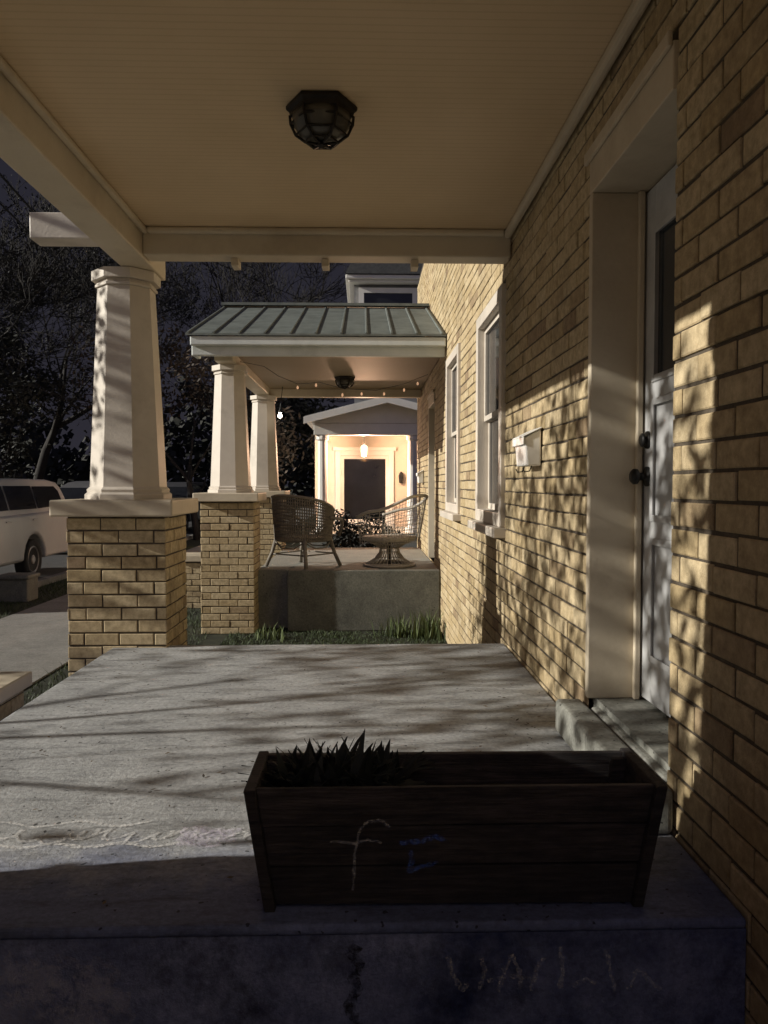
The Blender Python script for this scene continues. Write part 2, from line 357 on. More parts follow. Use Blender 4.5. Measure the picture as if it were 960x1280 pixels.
m=MB(O1); m.box(-1.78,W-.004,1.95,5.46,-.03,0); slab=m.build('porch_floor',CONC,p1,bevel=.012,seg=3)
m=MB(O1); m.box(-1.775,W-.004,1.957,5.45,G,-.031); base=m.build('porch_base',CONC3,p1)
random.seed(4)
def chalk_on(parent,strokes,mat_,nrm,label=None,name='chalk_or_smudge'):
    for pts,w in strokes: MB(O1).ribbon(pts,nrm,w).build(name,mat_,parent,label=label)
fl=[]
for k in range(3):   # loose looping scribble by the shadow edge
    x0=-1.24+.29*k
    fl.append(([(x0+i*.0105+.022*math.cos(i*.8),2.47+.035*math.sin(i*.8+k)+.02*math.sin(i*.23),.003) for i in range(34)],.014))
fl.append(([(-1.25+i*.03,2.405+.014*math.sin(i*.9),.003) for i in range(24)],.02))
fl.append(([(-1.3+i*.03,2.56+.02*math.sin(i*.7),.003) for i in range(20)],.014))
chalk_on(slab,fl,CHALK,(0,0,1))
chalk_on(slab,[([(-.60+j*.028+.01*math.sin(i*2),2.40+i*.018+.012*math.sin(j*1.3+i),.004) for j in range(6+i%3)],.03) for i in range(7)],LILAC,(0,0,1),'lilac smudge')  # rows of short lilac strokes laid on the floor
def dens(pts):
    out=[]
    for (a,b),(c,d) in zip(pts,pts[1:]):
        for i in range(6): out.append((a+(c-a)*i/6+random.uniform(-1.5,1.5),b+(d-b)*i/6+random.uniform(-1.5,1.5)))
    return out
def face(pts,Y=1.95): return [P(x,y,Y) for x,y in dens(pts)]
fs_=[[(560,1196),(566,1220),(578,1238),(588,1226)],[(600,1236),(606,1212),(600,1194)],[(622,1240),(630,1216),(640,1192),(648,1214),(652,1238)],[(664,1238),(672,1206),(684,1196)],[(700,1182),(704,1212),(700,1240)],[(716,1236),(732,1222),(748,1232)],[(757,1188),(764,1216),(770,1242)],[(784,1236),(796,1212),(812,1224),(828,1240)],[(610,1226),(640,1220),(676,1228)]]
chalk_on(base,[(face(p),.012) for p in fs_],CHALKF,(0,-1,0))
chalk_on(base,[(face([(446,1182),(438,1194),(450,1204),(440,1220),(447,1236),(436,1255),(444,1278),(438,1300)]),.03)],CRACK,(0,-1,0),name='stain')
rwn=random.Random(6)
for q,(cx,cy,rx,ry) in enumerate([(60,1250,95,58),(100,1270,70,62),(20,1225,60,34),(120,1215,30,22)]):
    poly=[]
    for i in range(26):
        a=2*math.pi*i/26; k=rwn.uniform(.72,1.08); poly.append(P(cx+rx*k*math.cos(a),cy+ry*k*math.sin(a),1.9535-.0006*q))
    MB(O1).add(poly,[tuple(range(len(poly)))]).build('pale_patch',PALE,base)  # irregular pale patches on the lower left of the slab face
m=MB(O1); m.box(.89,W-.006,2.42,3.5,.001,.155); m.box(W-.006,W+.2,2.505,3.37,.05,.156); m.build('doorstep',CONC2,p1,bevel=.022,seg=3)
pier(p1,O1,-1.74,5.68); pier(p1,O1,-1.75,1.62)
m=MB(O1); brick_block(m,-2.05,-1.6,-1.2,1.50,G,2.69); m.build('shade_wall',[BRICK,MORTAR],p1)  # unseen brick wall added to keep lamplight off the near wall and floor
m=MB(O1); brick_block(m,-2.14,-1.80,1.85,2.10,G,.62); m.build('stair_cheek',[BRICK,MORTAR],p1)  # near cheek, out of view, made taller to shade the front floor
MB(O1).box(-1.6,W-.01,-3.0,1.0,G,-.2).build('landing',CONC2,p1)
MB(O1).box(-1.72,-1.50,.9,5.86,2.692,2.90).build('beam',CREAM,p1,bevel=.01)
MB(O1).box(-1.499,W-.012,5.25,5.42,2.71,2.90).build('beam',CREAM,p1,bevel=.01)
MB(O1).box(-2.27,-1.721,5.28,5.46,2.82,3.0).build('beam_end',WHITE,p1,bevel=.01)
MB(O1).box(-1.499,W-.012,.9,5.249,2.888,2.94).build('ceiling',CEIL,p1)
m=MB(O1); m.box(W-.06,W-.013,.9,5.249,2.835,2.887); m.box(-1.498,-1.46,.9,5.249,2.845,2.887); m.box(-1.459,W-.061,5.20,5.249,2.845,2.887); m.build('ceiling_trim',CREAM,p1,bevel=.015)
for px in (295,407,518):
    x=P(px,322,5.36).x; MB(O1).box(x-.025,x+.025,5.30,5.425,2.655,2.708).build('bracket',CREAM,p1,bevel=.006)
MB(O1).box(-1.75,W-.012,.85,5.47,2.941,3.12).build('roof',SHING,p1)
m=MB(O1); brick_block(m,-3.1,-2.16,4.30,4.84,G,-.13); ckb=m.build('stair_cheek',[BRICK,MORTAR],p1)
MB(O1).box(-3.13,-2.12,4.26,4.88,-.129,-.04).build('cheek_cap',CREAM,ckb,bevel=.01)
for i in range(3): MB(O1).box(-2.15-.32*i,-1.785-.32*i,2.3,4.22,G,-.18-.18*i).build('step',CONC2,p1,bevel=.01)
rl=random.Random(91); m=MB()
for i in range(170):
    x=rl.uniform(-1.7,.98); y=rl.uniform(2.0,5.4)
    if rl.random()<.5: x=rl.choice([rl.uniform(.75,.99),rl.uniform(-1.7,-1.3)])
    if x>.86 and y<3.55: continue
    if -.35<x<.85 and y<2.3: continue
    a=rl.uniform(0,6.28); s_=rl.uniform(.003,.010); c_=Vector((x,y,.006)); u=Vector((math.cos(a),math.sin(a),rl.uniform(-.2,.3)))*s_*1.5; w_=Vector((-math.sin(a),math.cos(a),rl.uniform(-.3,.3)))*s_*.7
    m.add([c_-u,c_-w_,c_+u,c_+w_],[(0,1,2,3)])
tag(m.build('leaf_litter',LITTER),'scattered crumbs and dry leaf bits on the near concrete floor','litter',kind='stuff')
# ---------------------------------------------------------------- porch 2
O2=Vector((-.4,11.9,0))
p2=thing('front_porch','neighbouring porch with grey standing seam metal roof and two white columns on brick piers','porch',O2)
m=MB(O2); m.box(-1.45,W-.004,10.32,13.9,G,0); m.build('porch_floor',CONC2,p2,bevel=.012)
MB(O2).box(-1.02,W-.01,10.06,10.318,G,.015).build('low_wall',CONC4,p2,bevel=.015)
pier(p2,O2,-1.78,10.22,2.72); pier(p2,O2,-1.78,13.6,2.72)
MB(O2).box(-1.9,-1.66,9.75,14.1,2.722,2.86).build('beam',CREAM,p2,bevel=.01)
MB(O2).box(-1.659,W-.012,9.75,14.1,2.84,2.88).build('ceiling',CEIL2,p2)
MB(O2).box(-1.659,W-.012,13.5,13.66,2.70,2.839).build('beam',CREAM,p2,bevel=.01)
XL=-2.12
m=MB(O2); m.box(XL,W-.012,9.46,9.52,2.735,2.955); m.box(XL,W-.012,9.38,9.459,2.85,2.965); m.box(XL,XL+.06,9.521,9.75,2.74,2.95); m.build('fascia',FASC,p2,bevel=.015)
MB(O2).box(XL+.06,W-.012,9.521,9.749,2.842,2.87).build('soffit',FASC,p2)
ye,ze,yr,zr=9.36,2.968,11.9,3.87
m=MB(O2)
for sg in (1,-1):
    Y=lambda y: y if sg==1 else 2*yr-y
    m.hexa([(XL-.05,Y(ye),ze),(W-.012,Y(ye),ze),(W-.012,Y(yr),zr),(XL-.05,Y(yr),zr),(XL-.05,Y(ye),ze+.025),(W-.012,Y(ye),ze+.025),(W-.012,Y(yr),zr+.025),(XL-.05,Y(yr),zr+.025)])
    x=XL-.035
    while x<W-.05:
        m.hexa([(x,Y(ye-.005),ze+.026),(x+.03,Y(ye-.005),ze+.026),(x+.03,Y(yr),zr+.026),(x,Y(yr),zr+.026),(x+.006,Y(ye-.005),ze+.044),(x+.024,Y(ye-.005),ze+.044),(x+.024,Y(yr),zr+.044),(x+.006,Y(yr),zr+.044)]); x+=.31
m.box(XL-.06,W-.012,yr-.12,yr+.12,zr+.03,zr+.07)
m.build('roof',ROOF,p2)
MB(O2).add([(XL+.1,9.5,2.88),(XL+.1,14.3,2.88),(XL+.1,11.9,3.85)],[(0,1,2)]).build('gable',FASC,p2)
m=MB(O2); brick_block(m,-2.95,-2.14,12.0,12.5,G,-.06); ckb=m.build('stair_cheek',[BRICK,MORTAR],p2)
MB(O2).box(-2.98,-2.11,11.96,12.54,-.059,.04).build('cheek_cap',CREAM,ckb,bevel=.01)
# ---------------------------------------------------------------- far house with lit porch
O3=Vector((.2,21,G))
fh=thing('far_house','far two storey house with white cornice and a warmly lit gabled entrance porch','house',O3)
MB(O3).box(-1.35,3.0,21.0,29,G,2.9).build('lower_wall',STUCCO,fh)
MB(O3).box(-.27,4.5,21.4,29,2.901,6.72).build('upper_wall',SIDING,fh)
m=MB(O3); m.box(-.42,4.7,21.1,29.2,6.721,6.79); m.box(-.5,4.8,21.0,29.3,6.791,6.90); m.build('cornice',BWHITE,fh,bevel=.02)
m=MB(O3); m.hexa([(-.5,20.95,6.91),(4.9,20.95,6.91),(4.9,29.4,6.91),(-.5,29.4,6.91),(.6,22.4,9.6),(3.6,22.4,9.6),(3.6,27.8,9.6),(.6,27.8,9.6)]); m.build('roof',SHING,fh)
q=MB(O3); q.box(-.15,.0,21.3,21.39,4.9,6.62); q.box(1.35,1.5,21.3,21.39,4.9,6.62); q.box(.001,1.349,21.3,21.39,6.48,6.62); q.box(.001,1.349,21.3,21.39,4.9,5.0); q.box(.001,1.349,21.32,21.38,6.05,6.11); q.box(.65,.70,21.33,21.38,5.0,6.049)
wn=q.build('window',BWHITE,fh); MB(O3).box(.0,1.35,21.35,21.36,5.0,6.48).build('pane',GLASS,wn)
MB(O3).box(-1.3,2.2,17.9,20.99,G,0).build('porch_floor',CONC2,fh)
for x in (-1.0,1.17):
    m=MB(O3); m.lathe((x,18.4,.001),[(.17,0),(.17,.12),(.13,.14),(.11,2.2),(.15,2.24),(.15,2.33)],12); m.build('column',BWHITE,fh)
m=MB(O3); m.box(-1.2,2.2,18.25,18.5,2.34,2.62); m.box(-1.2,-.95,18.501,20.99,2.34,2.62); m.build('beam',BWHITE,fh,bevel=.01)
MB(O3).box(-.949,2.2,18.501,20.99,2.5,2.54).build('ceiling',BWHITE,fh)
ax,az=.55,3.16
m=MB(O3)
for (x0,z0) in ((-1.4,2.66),(2.5,2.66)):
    m.hexa([(x0,17.95,z0),(ax,17.95,az),(ax,21,az),(x0,21,z0),(x0,17.95,z0+.1),(ax,17.95,az+.1),(ax,21,az+.1),(x0,21,z0+.1)])
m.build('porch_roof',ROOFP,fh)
m=MB(O3)
for (x0,z0) in ((-1.42,2.58),(2.52,2.58)):
    m.hexa([(x0,17.9,z0),(ax,17.9,az-.08),(ax,17.948,az-.08),(x0,17.948,z0),(x0,17.9,z0+.16),(ax,17.9,az+.08),(ax,17.948,az+.08),(x0,17.948,z0+.16)])
m.build('rake_board',BWHITE,fh)
MB(O3).add([(-1.3,18.26,2.63),(2.4,18.26,2.63),(ax,18.26,az)],[(0,1,2)]).build('gable',BWHITE,fh)
m=MB(O3); m.box(-.78,-.64,20.9,20.995,0,2.10); m.box(.68,.82,20.9,20.995,0,2.10); m.box(-.639,.679,20.9,20.995,1.95,2.10); m.box(-.84,.88,20.86,20.899,2.08,2.18)
df=m.build('door_frame',BWHITE,fh,bevel=.01)
m=MB(O3); m.box(-.635,-.55,20.93,20.97,.02,1.945); m.box(.59,.675,20.93,20.97,.02,1.945); m.box(-.549,.589,20.93,20.97,1.86,1.945); m.box(-.549,.589,20.93,20.97,.02,.2)
dr=m.build('door',BWHITE,fh); MB(O3).box(-.549,.589,20.945,20.95,.2,1.86).build('door_glass',GLASS,dr)
L0=Vector((0.0,19.2,2.02))
lt=thing('hanging_lantern','glowing orange lantern hanging from the ceiling of the far lit porch','lantern',L0)
MB().tube([(0,0,.16),(0,0,.48)],.008).build('rod',BLACK,lt)
MB().lathe((0,0,0),[(.02,.18),(.085,.13),(.085,.115),(.02,.115)],6).build('cap',BLACK,lt)
MB().lathe((0,0,0),[(.05,-.16),(.06,-.15),(.07,.1),(.05,.114)],6).build('glass_shade',GLOW,lt)
m=MB()
for i in range(6):
    a=i*math.pi/3; m.tube([(.076*math.cos(a),.076*math.sin(a),.115),(.066*math.cos(a),.066*math.sin(a),-.16)],.005,4)
m.lathe((0,0,-.18),[(.07,0),(.07,.018)],6); m.build('cage',BLACK,lt)
pl=bpy.data.lights.new('lantern_light','POINT'); pl.energy=400; pl.color=(1,.60,.38); pl.shadow_soft_size=.08
po=bpy.data.objects.new('lantern_light',pl); col.objects.link(po); po.parent=lt; po.location=(0,-.22,-.0)
s=thing('wall_lantern','small unlit black wall lantern right of the far lit doorway','lantern',(1.02,20.9,1.35))
MB().box(-.05,.05,.05,.095,-.12,.12).build('back_plate',BLACK,s); MB().lathe((0,-.02,0),[(.03,-.16),(.06,-.14),(.075,.06),(.02,.16)],6).build('lantern_body',BLACK,s)
# ---------------------------------------------------------------- ceiling lights
def ceil_light(loc,label):
    t=thing('ceiling_light',label,'ceiling light',loc)
    MB().lathe((0,0,0),[(.165,-.001),(.165,-.018),(.15,-.03),(.145,-.05)],6).build('base',BRONZE,t,bevel=.004)
    MB().lathe((0,0,0),[(.135,-.05),(.132,-.08),(.11,-.125),(.07,-.152),(.02,-.162)],18).build('glass_bowl',LGLASS,t,smooth=True)
    m=MB(); prof=[(.146,-.045),(.143,-.082),(.119,-.132),(.076,-.162),(.0,-.174)]
    for i in range(6):
        a=i*math.pi/3; m.tube([(r*math.cos(a),r*math.sin(a),z) for r,z in prof],.007,5)
    for r,z in prof[1:4]:
        m.tube([(r*math.cos(k*math.pi/3),r*math.sin(k*math.pi/3),z) for k in range(7)],.006,5)
    m.lathe((0,0,0),[(.02,-.165),(.022,-.18),(.008,-.192)],8); m.build('cage',BRONZE,t)
    return t
ceil_light((P(402,137,3.56).x,3.56,2.887),'dark bronze caged ceiling light on the near cream ceiling')
ceil_light((-.3,12.0,2.839),'small dark ceiling light under the neighbouring metal roofed porch')
# ---------------------------------------------------------------- mailboxes
def mailbox(y,z,label):
    t=thing('mailbox',label,'mailbox',(W-.002,y,z))
    m=MB(); m.hexa([(-.085,-.15,-.1),(-.006,-.15,-.1),(-.006,.15,-.1),(-.085,.15,-.1),(-.10,-.15,.06),(-.006,-.15,.11),(-.006,.15,.11),(-.10,.15,.06)]); m.build('box',BOXW,t,bevel=.008)
    m=MB(); m.hexa([(-.112,-.158,.02),(-.104,-.158,.02),(-.104,.158,.02),(-.112,.158,.02),(-.112,-.158,.062),(-.104,-.158,.064),(-.104,.158,.064),(-.112,.158,.062)])
    m.hexa([(-.112,-.158,.0625),(-.004,-.158,.1135),(-.004,.158,.1135),(-.112,.158,.0625),(-.112,-.158,.070),(-.004,-.158,.122),(-.004,.158,.122),(-.112,.158,.070)]); m.build('lid',BOXW,t,bevel=.003)
    for s_ in (-.1,.1): MB().tube([(-.05,s_,-.10),(-.06,s_,-.13),(-.09,s_,-.135),(-.10,s_,-.115)],.004,5).build('paper_hook',BLACK,t)
mailbox(4.48,1.36,'white metal mailbox on the lamplit brick wall past the near door'); mailbox(13.1,1.28,'small white mailbox on the wall of the neighbouring porch')
# ---------------------------------------------------------------- planter and plant
PX=.245; HP=.345
OF=(PX,2.12,0)
pt=thing('planter_box','long dark weathered wood planter box on the concrete floor edge','planter',OF)
def lx(z,s): return s*(.485+(.532-.485)*z/HP)
def yf(z): return 2.03-.04*z/HP
def yb(z): return 2.225+.035*z/HP
m=MB(OF)
hs=[.008,.118,.126,.234,.242,HP]
rw=random.Random(2)
def board(m,a,b,ya,yb_,t):
    j=lambda: rw.uniform(-.003,.003)
    m.hexa([(PX+lx(a,-1),ya+j(),a+j()),(PX+lx(a,1),ya+j(),a+j()),(PX+lx(a,1),ya+t,a),(PX+lx(a,-1),ya+t,a),(PX+lx(b,-1),yb_+j(),b+j()),(PX+lx(b,1),yb_+j(),b+j()),(PX+lx(b,1),yb_+t,b+j()),(PX+lx(b,-1),yb_+t,b+j())])
for i in range(3):
    a,b=hs[2*i],hs[2*i+1]; board(m,a,b,yf(a),yf(b),.022)
fp=m.build('front_panel',WOOD,pt,bevel=.003)
m=MB(OF)
for i in range(3):
    a,b=hs[2*i],hs[2*i+1]; board(m,a,b,yb(a)-.022,yb(b)-.022,.022)
m.build('back_panel',WOOD,pt,bevel=.003)
for s_ in (-1,1):
    m=MB(OF); a,b=.0,HP+.005; t=.03*s_
    m.hexa([(PX+lx(a,s_),yf(a)-.02,a),(PX+lx(a,s_)+t,yf(a)-.02,a),(PX+lx(a,s_)+t,yb(a)+.01,a),(PX+lx(a,s_),yb(a)+.01,a),(PX+lx(b,s_),yf(b)-.02,b),(PX+lx(b,s_)+t,yf(b)-.02,b),(PX+lx(b,s_)+t,yb(b)+.01,b),(PX+lx(b,s_),yb(b)+.01,b)])
    m.build('end_panel',WOOD,pt,bevel=.004)
    c_=HP-.008
    m=MB(OF); m.hexa([(PX+lx(.02,s_)-.04*s_,yb(0)-.055,.02),(PX+lx(.02,s_)-.002*s_,yb(0)-.055,.02),(PX+lx(.02,s_)-.002*s_,yb(0)-.026,.02),(PX+lx(.02,s_)-.04*s_,yb(0)-.026,.02),(PX+lx(c_,s_)-.04*s_,yb(c_)-.055,c_),(PX+lx(c_,s_)-.002*s_,yb(c_)-.055,c_),(PX+lx(c_,s_)-.002*s_,yb(c_)-.026,c_),(PX+lx(c_,s_)-.04*s_,yb(c_)-.026,c_)])
    m.build('corner_cleat',WOOD,pt)
m=MB(OF); n=24; vs=[];fs=[]
for i in range(n+1):
    for j in range(7):
        vs.append((PX-.50+1.0*i/n,2.03+.19*j/6,.255+random.uniform(-.012,.012)))
for i in range(n):
    for j in range(6): fs.append((i*7+j,(i+1)*7+j,(i+1)*7+j+1,i*7+j+1))
m.add(vs,fs); m.build('soil',SOIL,pt,smooth=True)
def cpts(pts,off=-.006):
    out=[]
    for x,y in pts:
        q=P(x,y,2.01); z=q.z; q=P(x,y,yf(max(0,min(HP,z)))+off); out.append(q)
    return out
def cm(pts,w,mat_,label=None): MB(OF).ribbon(cpts(dens(pts)),(0,-1,0),w).build('chalk_or_smudge',mat_,fp,label=label)
cm([(440,1112),(443,1085),(444,1060),(448,1042),(456,1030),(467,1025),(479,1027),(488,1035)],.008,CHALKF); cm([(414,1052),(445,1054),(462,1050),(478,1053)],.007,CHALKF)
cm([(500,1055),(528,1052),(545,1045),(556,1052)],.014,CHALKB,'blue chalk mark'); cm([(512,1062),(516,1075),(510,1090),(530,1082),(552,1078)],.012,CHALKB,'blue chalk mark')
pp=thing('spiky_plant','dark spiky leaved plant growing at the left end of the planter box','plant',(-.09,2.14,.275))
rp=random.Random(21); m=MB()
for i in range(460):
    a=rp.uniform(0,6.28); bx=max(-.13,min(.18,rp.gauss(.02,.09))); by=rp.uniform(-.07,.07); L=rp.uniform(.11,.175); el=rp.uniform(.4,1.35); w=rp.uniform(.009,.019)
    if i<12: L=rp.uniform(.17,.225); el=rp.uniform(1.0,1.35); bx=rp.uniform(-.04,.09)
    if bx<-.05 and math.cos(a)<0: el=max(el,.9)
    pts=[]
    for k in range(6):
        t=k/5; r_=L*t*math.cos(el)*(1+.3*t); z=L*t*math.sin(el)-.10*t*t*math.cos(el)
        pts.append(Vector((bx+r_*math.cos(a),by+r_*math.sin(a)*.5,z)))
    side=Vector((-math.sin(a),math.cos(a),0)); vs=[];fs=[]
    for k,p_ in enumerate(pts):
        ww=w*(1-(k/5)**1.6)+.0005; vs+=[p_-side*ww,p_+side*ww+Vector((0,0,.004))]
    for k in range(5): fs.append((2*k,2*k+1,2*k+3,2*k+2))
    m.add(vs,fs)
m.build('leaves',PLANTL,pp); 
m=MB()
for i in range(6): m.tube([(rp.gauss(0,.06),rp.uniform(-.04,.04),-.0),(rp.gauss(0,.06),rp.uniform(-.04,.04),.05)],.006,5)
m.build('stem',BARK,pp)
def weed(loc,n,h,label,seed,sp=.1):
    r_=random.Random(seed); m=MB(loc)
    for i in range(n):
        a=r_.uniform(0,6.28); b=Vector((loc[0]+r_.gauss(0,sp),loc[1]+r_.gauss(0,sp),loc[2])); L=r_.uniform(.4,1)*h; t=r_.uniform(.05,.6)*L
        d=Vector((math.cos(a),math.sin(a),0)); s_=Vector((-math.sin(a),math.cos(a),0))*.007
        p=[b,b+d*t*.3+Vector((0,0,L*.6)),b+d*t+Vector((0,0,L))]
        m.add([p[0]-s_,p[0]+s_,p[1]+s_*.8,p[1]-s_*.8,p[2]],[(0,1,2,3),(3,2,4)])
    tag(m.build('weed_clump',WEED),label,'weeds')
weed((.82,9.6,G),120,.42,'tall green weed clump against the brick wall',1); weed((.42,9.75,G),80,.32,'green weed clump in front of the low concrete wall',2)
weed((-1.2,9.6,G),60,.22,'low weed tuft beside the neighbouring brick pier',3)
# ---------------------------------------------------------------- wicker furniture
def wire(o,t):
    w=o.modifiers.new('weave','WIREFRAME'); w.thickness=t; w.use_replace=True; w.use_even_offset=False
def shell(rx,ry,zlo,rim,amax,nt_,nz,flare,lean=0,pw=1.0):
    m=MB(); vs=[];fs=[]
    def sq(c): return math.copysign(abs(c)**pw,c)
    for i in range(nt_+1):
        th=-amax+2*amax*i/nt_
        for j in range(nz+1):
            t=j/nz; z=zlo+(rim(th)-zlo)*t; k=1+flare*t
            vs.append((-sq(math.cos(th))*rx*k-lean*(z-zlo)*max(0,math.cos(th)),sq(math.sin(th))*ry*k,z))
    for i in range(nt_):
        for j in range(nz): q=i*(nz+1)+j; fs.append((q,q+nz+1,q+nz+2,q+1))
    m.add(vs,fs); rp_=[vs[i*(nz+1)+nz] for i in range(nt_+1)]; return m,rp_
def chair(loc,rz,label,pedestal,mat_,hb,sc_=1.0,wt=.02,nn=(56,14),arm=.64,lean=0,pw=1.0,ex=1.3,am=R(128)):
    t=thing('wicker_chair',label,'chair',loc,rz); t.scale=(sc_,sc_,1)
    rim=lambda th: arm+(hb-arm)*max(0,math.cos(th*.66))**ex
    m,rp_=shell(.34,.36,.38 if not pedestal else .34,rim,am,nn[0],nn[1],.10,lean,pw); o=m.build('backrest',mat_,t); wire(o,wt)
    MB().tube(rp_,.022,8).build('arm_rim',mat_,t,smooth=True)
    m=MB(); m.lathe((0,0,0),[(.34,.36),(.355,.39),(.35,.42),(.2,.43)],24); m.build('seat',mat_,t,smooth=False)
    if not pedestal:
        for sx,sy in ((1,1),(1,-1),(-1,1),(-1,-1)):
            MB().tube([(.24*sx,.24*sy,.40),(.27*sx,.28*sy,.2),(.32*sx,.34*sy,0)],.024,8).build('leg',mat_,t,smooth=True)
        m=MB(); m.tube([(.27*sx,.28*sy,.18) for sx,sy in ((1,1),(-1,1),(-1,-1),(1,-1),(1,1))],.010,6)
        for s_ in (1,-1):
            m.tube([(.25,.25*s_,.36),(.1,.29*s_,.27),(-.1,.29*s_,.27),(-.25,.25*s_,.36)],.010,6); m.tube([(.25*s_,.25,.36),(.29*s_,.1,.27),(.29*s_,-.1,.27),(.25*s_,-.25,.36)],.010,6)
        m.build('stretcher',mat_,t,smooth=True)
        for s_ in (1,-1): MB().tube([(.05,.40*s_,.70),(.30,.38*s_,.66),(.37,.33*s_,.58),(.34,.30*s_,.42)],.022,7).build('arm',mat_,t,smooth=True)
    else:
        m=MB(); m.lathe((0,0,0),[(.30,.36),(.20,.31),(.12,.25),(.13,.19),(.19,.10),(.28,.04),(.33,.0)],32,cap=False); o=m.build('pedestal',mat_,t); wire(o,.016)
        MB().tube([(.33*math.cos(k*math.pi/12),.33*math.sin(k*math.pi/12),.018) for k in range(25)],.018,6).build('base_ring',mat_,t)
        MB().tube([(0,0,0.02),(0,0,.4)],.03).build('post',BLACK,t)
    return t
chair((-.86,10.75,.001),R(52),'brown wicker armchair with high rounded back and four legs',False,WICK,1.0,1.12,.026,arm=.70,ex=.7,am=R(122))
chair((.36,10.8,.001),R(150),'open wire wicker chair on a flared round pedestal beside the wall',True,WICKD,1.0,1.10,.009,(36,10),arm=.70,lean=.12,pw=.6,ex=1.8,am=R(130))
def shrub(loc,rx,h,n,label,seed,mat_=LEAF,ls=.05):
    t=thing('garden_shrub',label,'shrub',loc); r_=random.Random(seed); m=MB()
    for i in range(n):
        d=Vector((r_.gauss(0,1),r_.gauss(0,1),r_.gauss(0,1))).normalized()*r_.random()**.4
        p=Vector((d.x*rx*(1+.25*math.sin(d.z*7)),d.y*rx*.8,h*.55+d.z*h*.48)); a=Vector((r_.gauss(0,1),r_.gauss(0,1),r_.gauss(0,1))).normalized()*ls*r_.uniform(.6,1.3); b=a.orthogonal().normalized()*ls*.5
        m.add([p-a,p-b,p+a,p+b],[(0,1,2,3)])
    m.build('foliage',mat_,t); m=MB()
    for i in range(7): m.tube([(r_.gauss(0,.04),r_.gauss(0,.04),0),(r_.gauss(0,rx*.2),r_.gauss(0,rx*.2),h*.3),(r_.gauss(0,rx*.5),r_.gauss(0,rx*.5),h*.75)],[.02,.015,.006],5)
    m.build('stems',BARK,t)
shrub((-.5,16.2,G),.5,1.40,1100,'dark garden shrub at the left in front of the far lit doorway',5); shrub((.2,16.5,G),.55,1.33,1200,'dark garden shrub right of the other in front of the far lit doorway',6)
# ---------------------------------------------------------------- string lights
pts=[P(300,452,9.8),P(330,458,9.85),P(348,470,9.9),P(372,480,9.95),P(400,478,10),P(430,486,10),P(470,488,10),P(505,480,10),P(535,468,10)]
st=thing('string_lights','string of small warm bulbs hung under the eave of the neighbouring porch','string lights',pts[0])
m=MB(pts[0]); m.tube(pts,.004,4); m.build('wire',BLACK,st)
for px,py in ((372,481),(395,478),(428,490),(452,489),(480,489),(505,484),(522,476)):
    q=P(px,py+3,9.99); m=MB(pts[0]); m.lathe(q,[(.004,-.027),(.014,-.016),(.013,.0),(.006,.016)],8); m.build('bulb',BULB,st,smooth=True)
q=P(350,519,13.2)
b=thing('bare_bulb','bright white bare bulb hanging beside the farther column of the neighbouring porch','light bulb',q)
MB().lathe((0,0,0),[(.01,-.05),(.034,-.032),(.038,-.01),(.024,.03),(.018,.045)],12).build('glass',BULBW,b,smooth=True)
MB().lathe((0,0,0),[(.02,.046),(.02,.09)],10).build('socket',BLACK,b); MB().tube([(0,0,.09),(.05,.0,2.85-q.z)],.006,5).build('cord',BLACK,b)
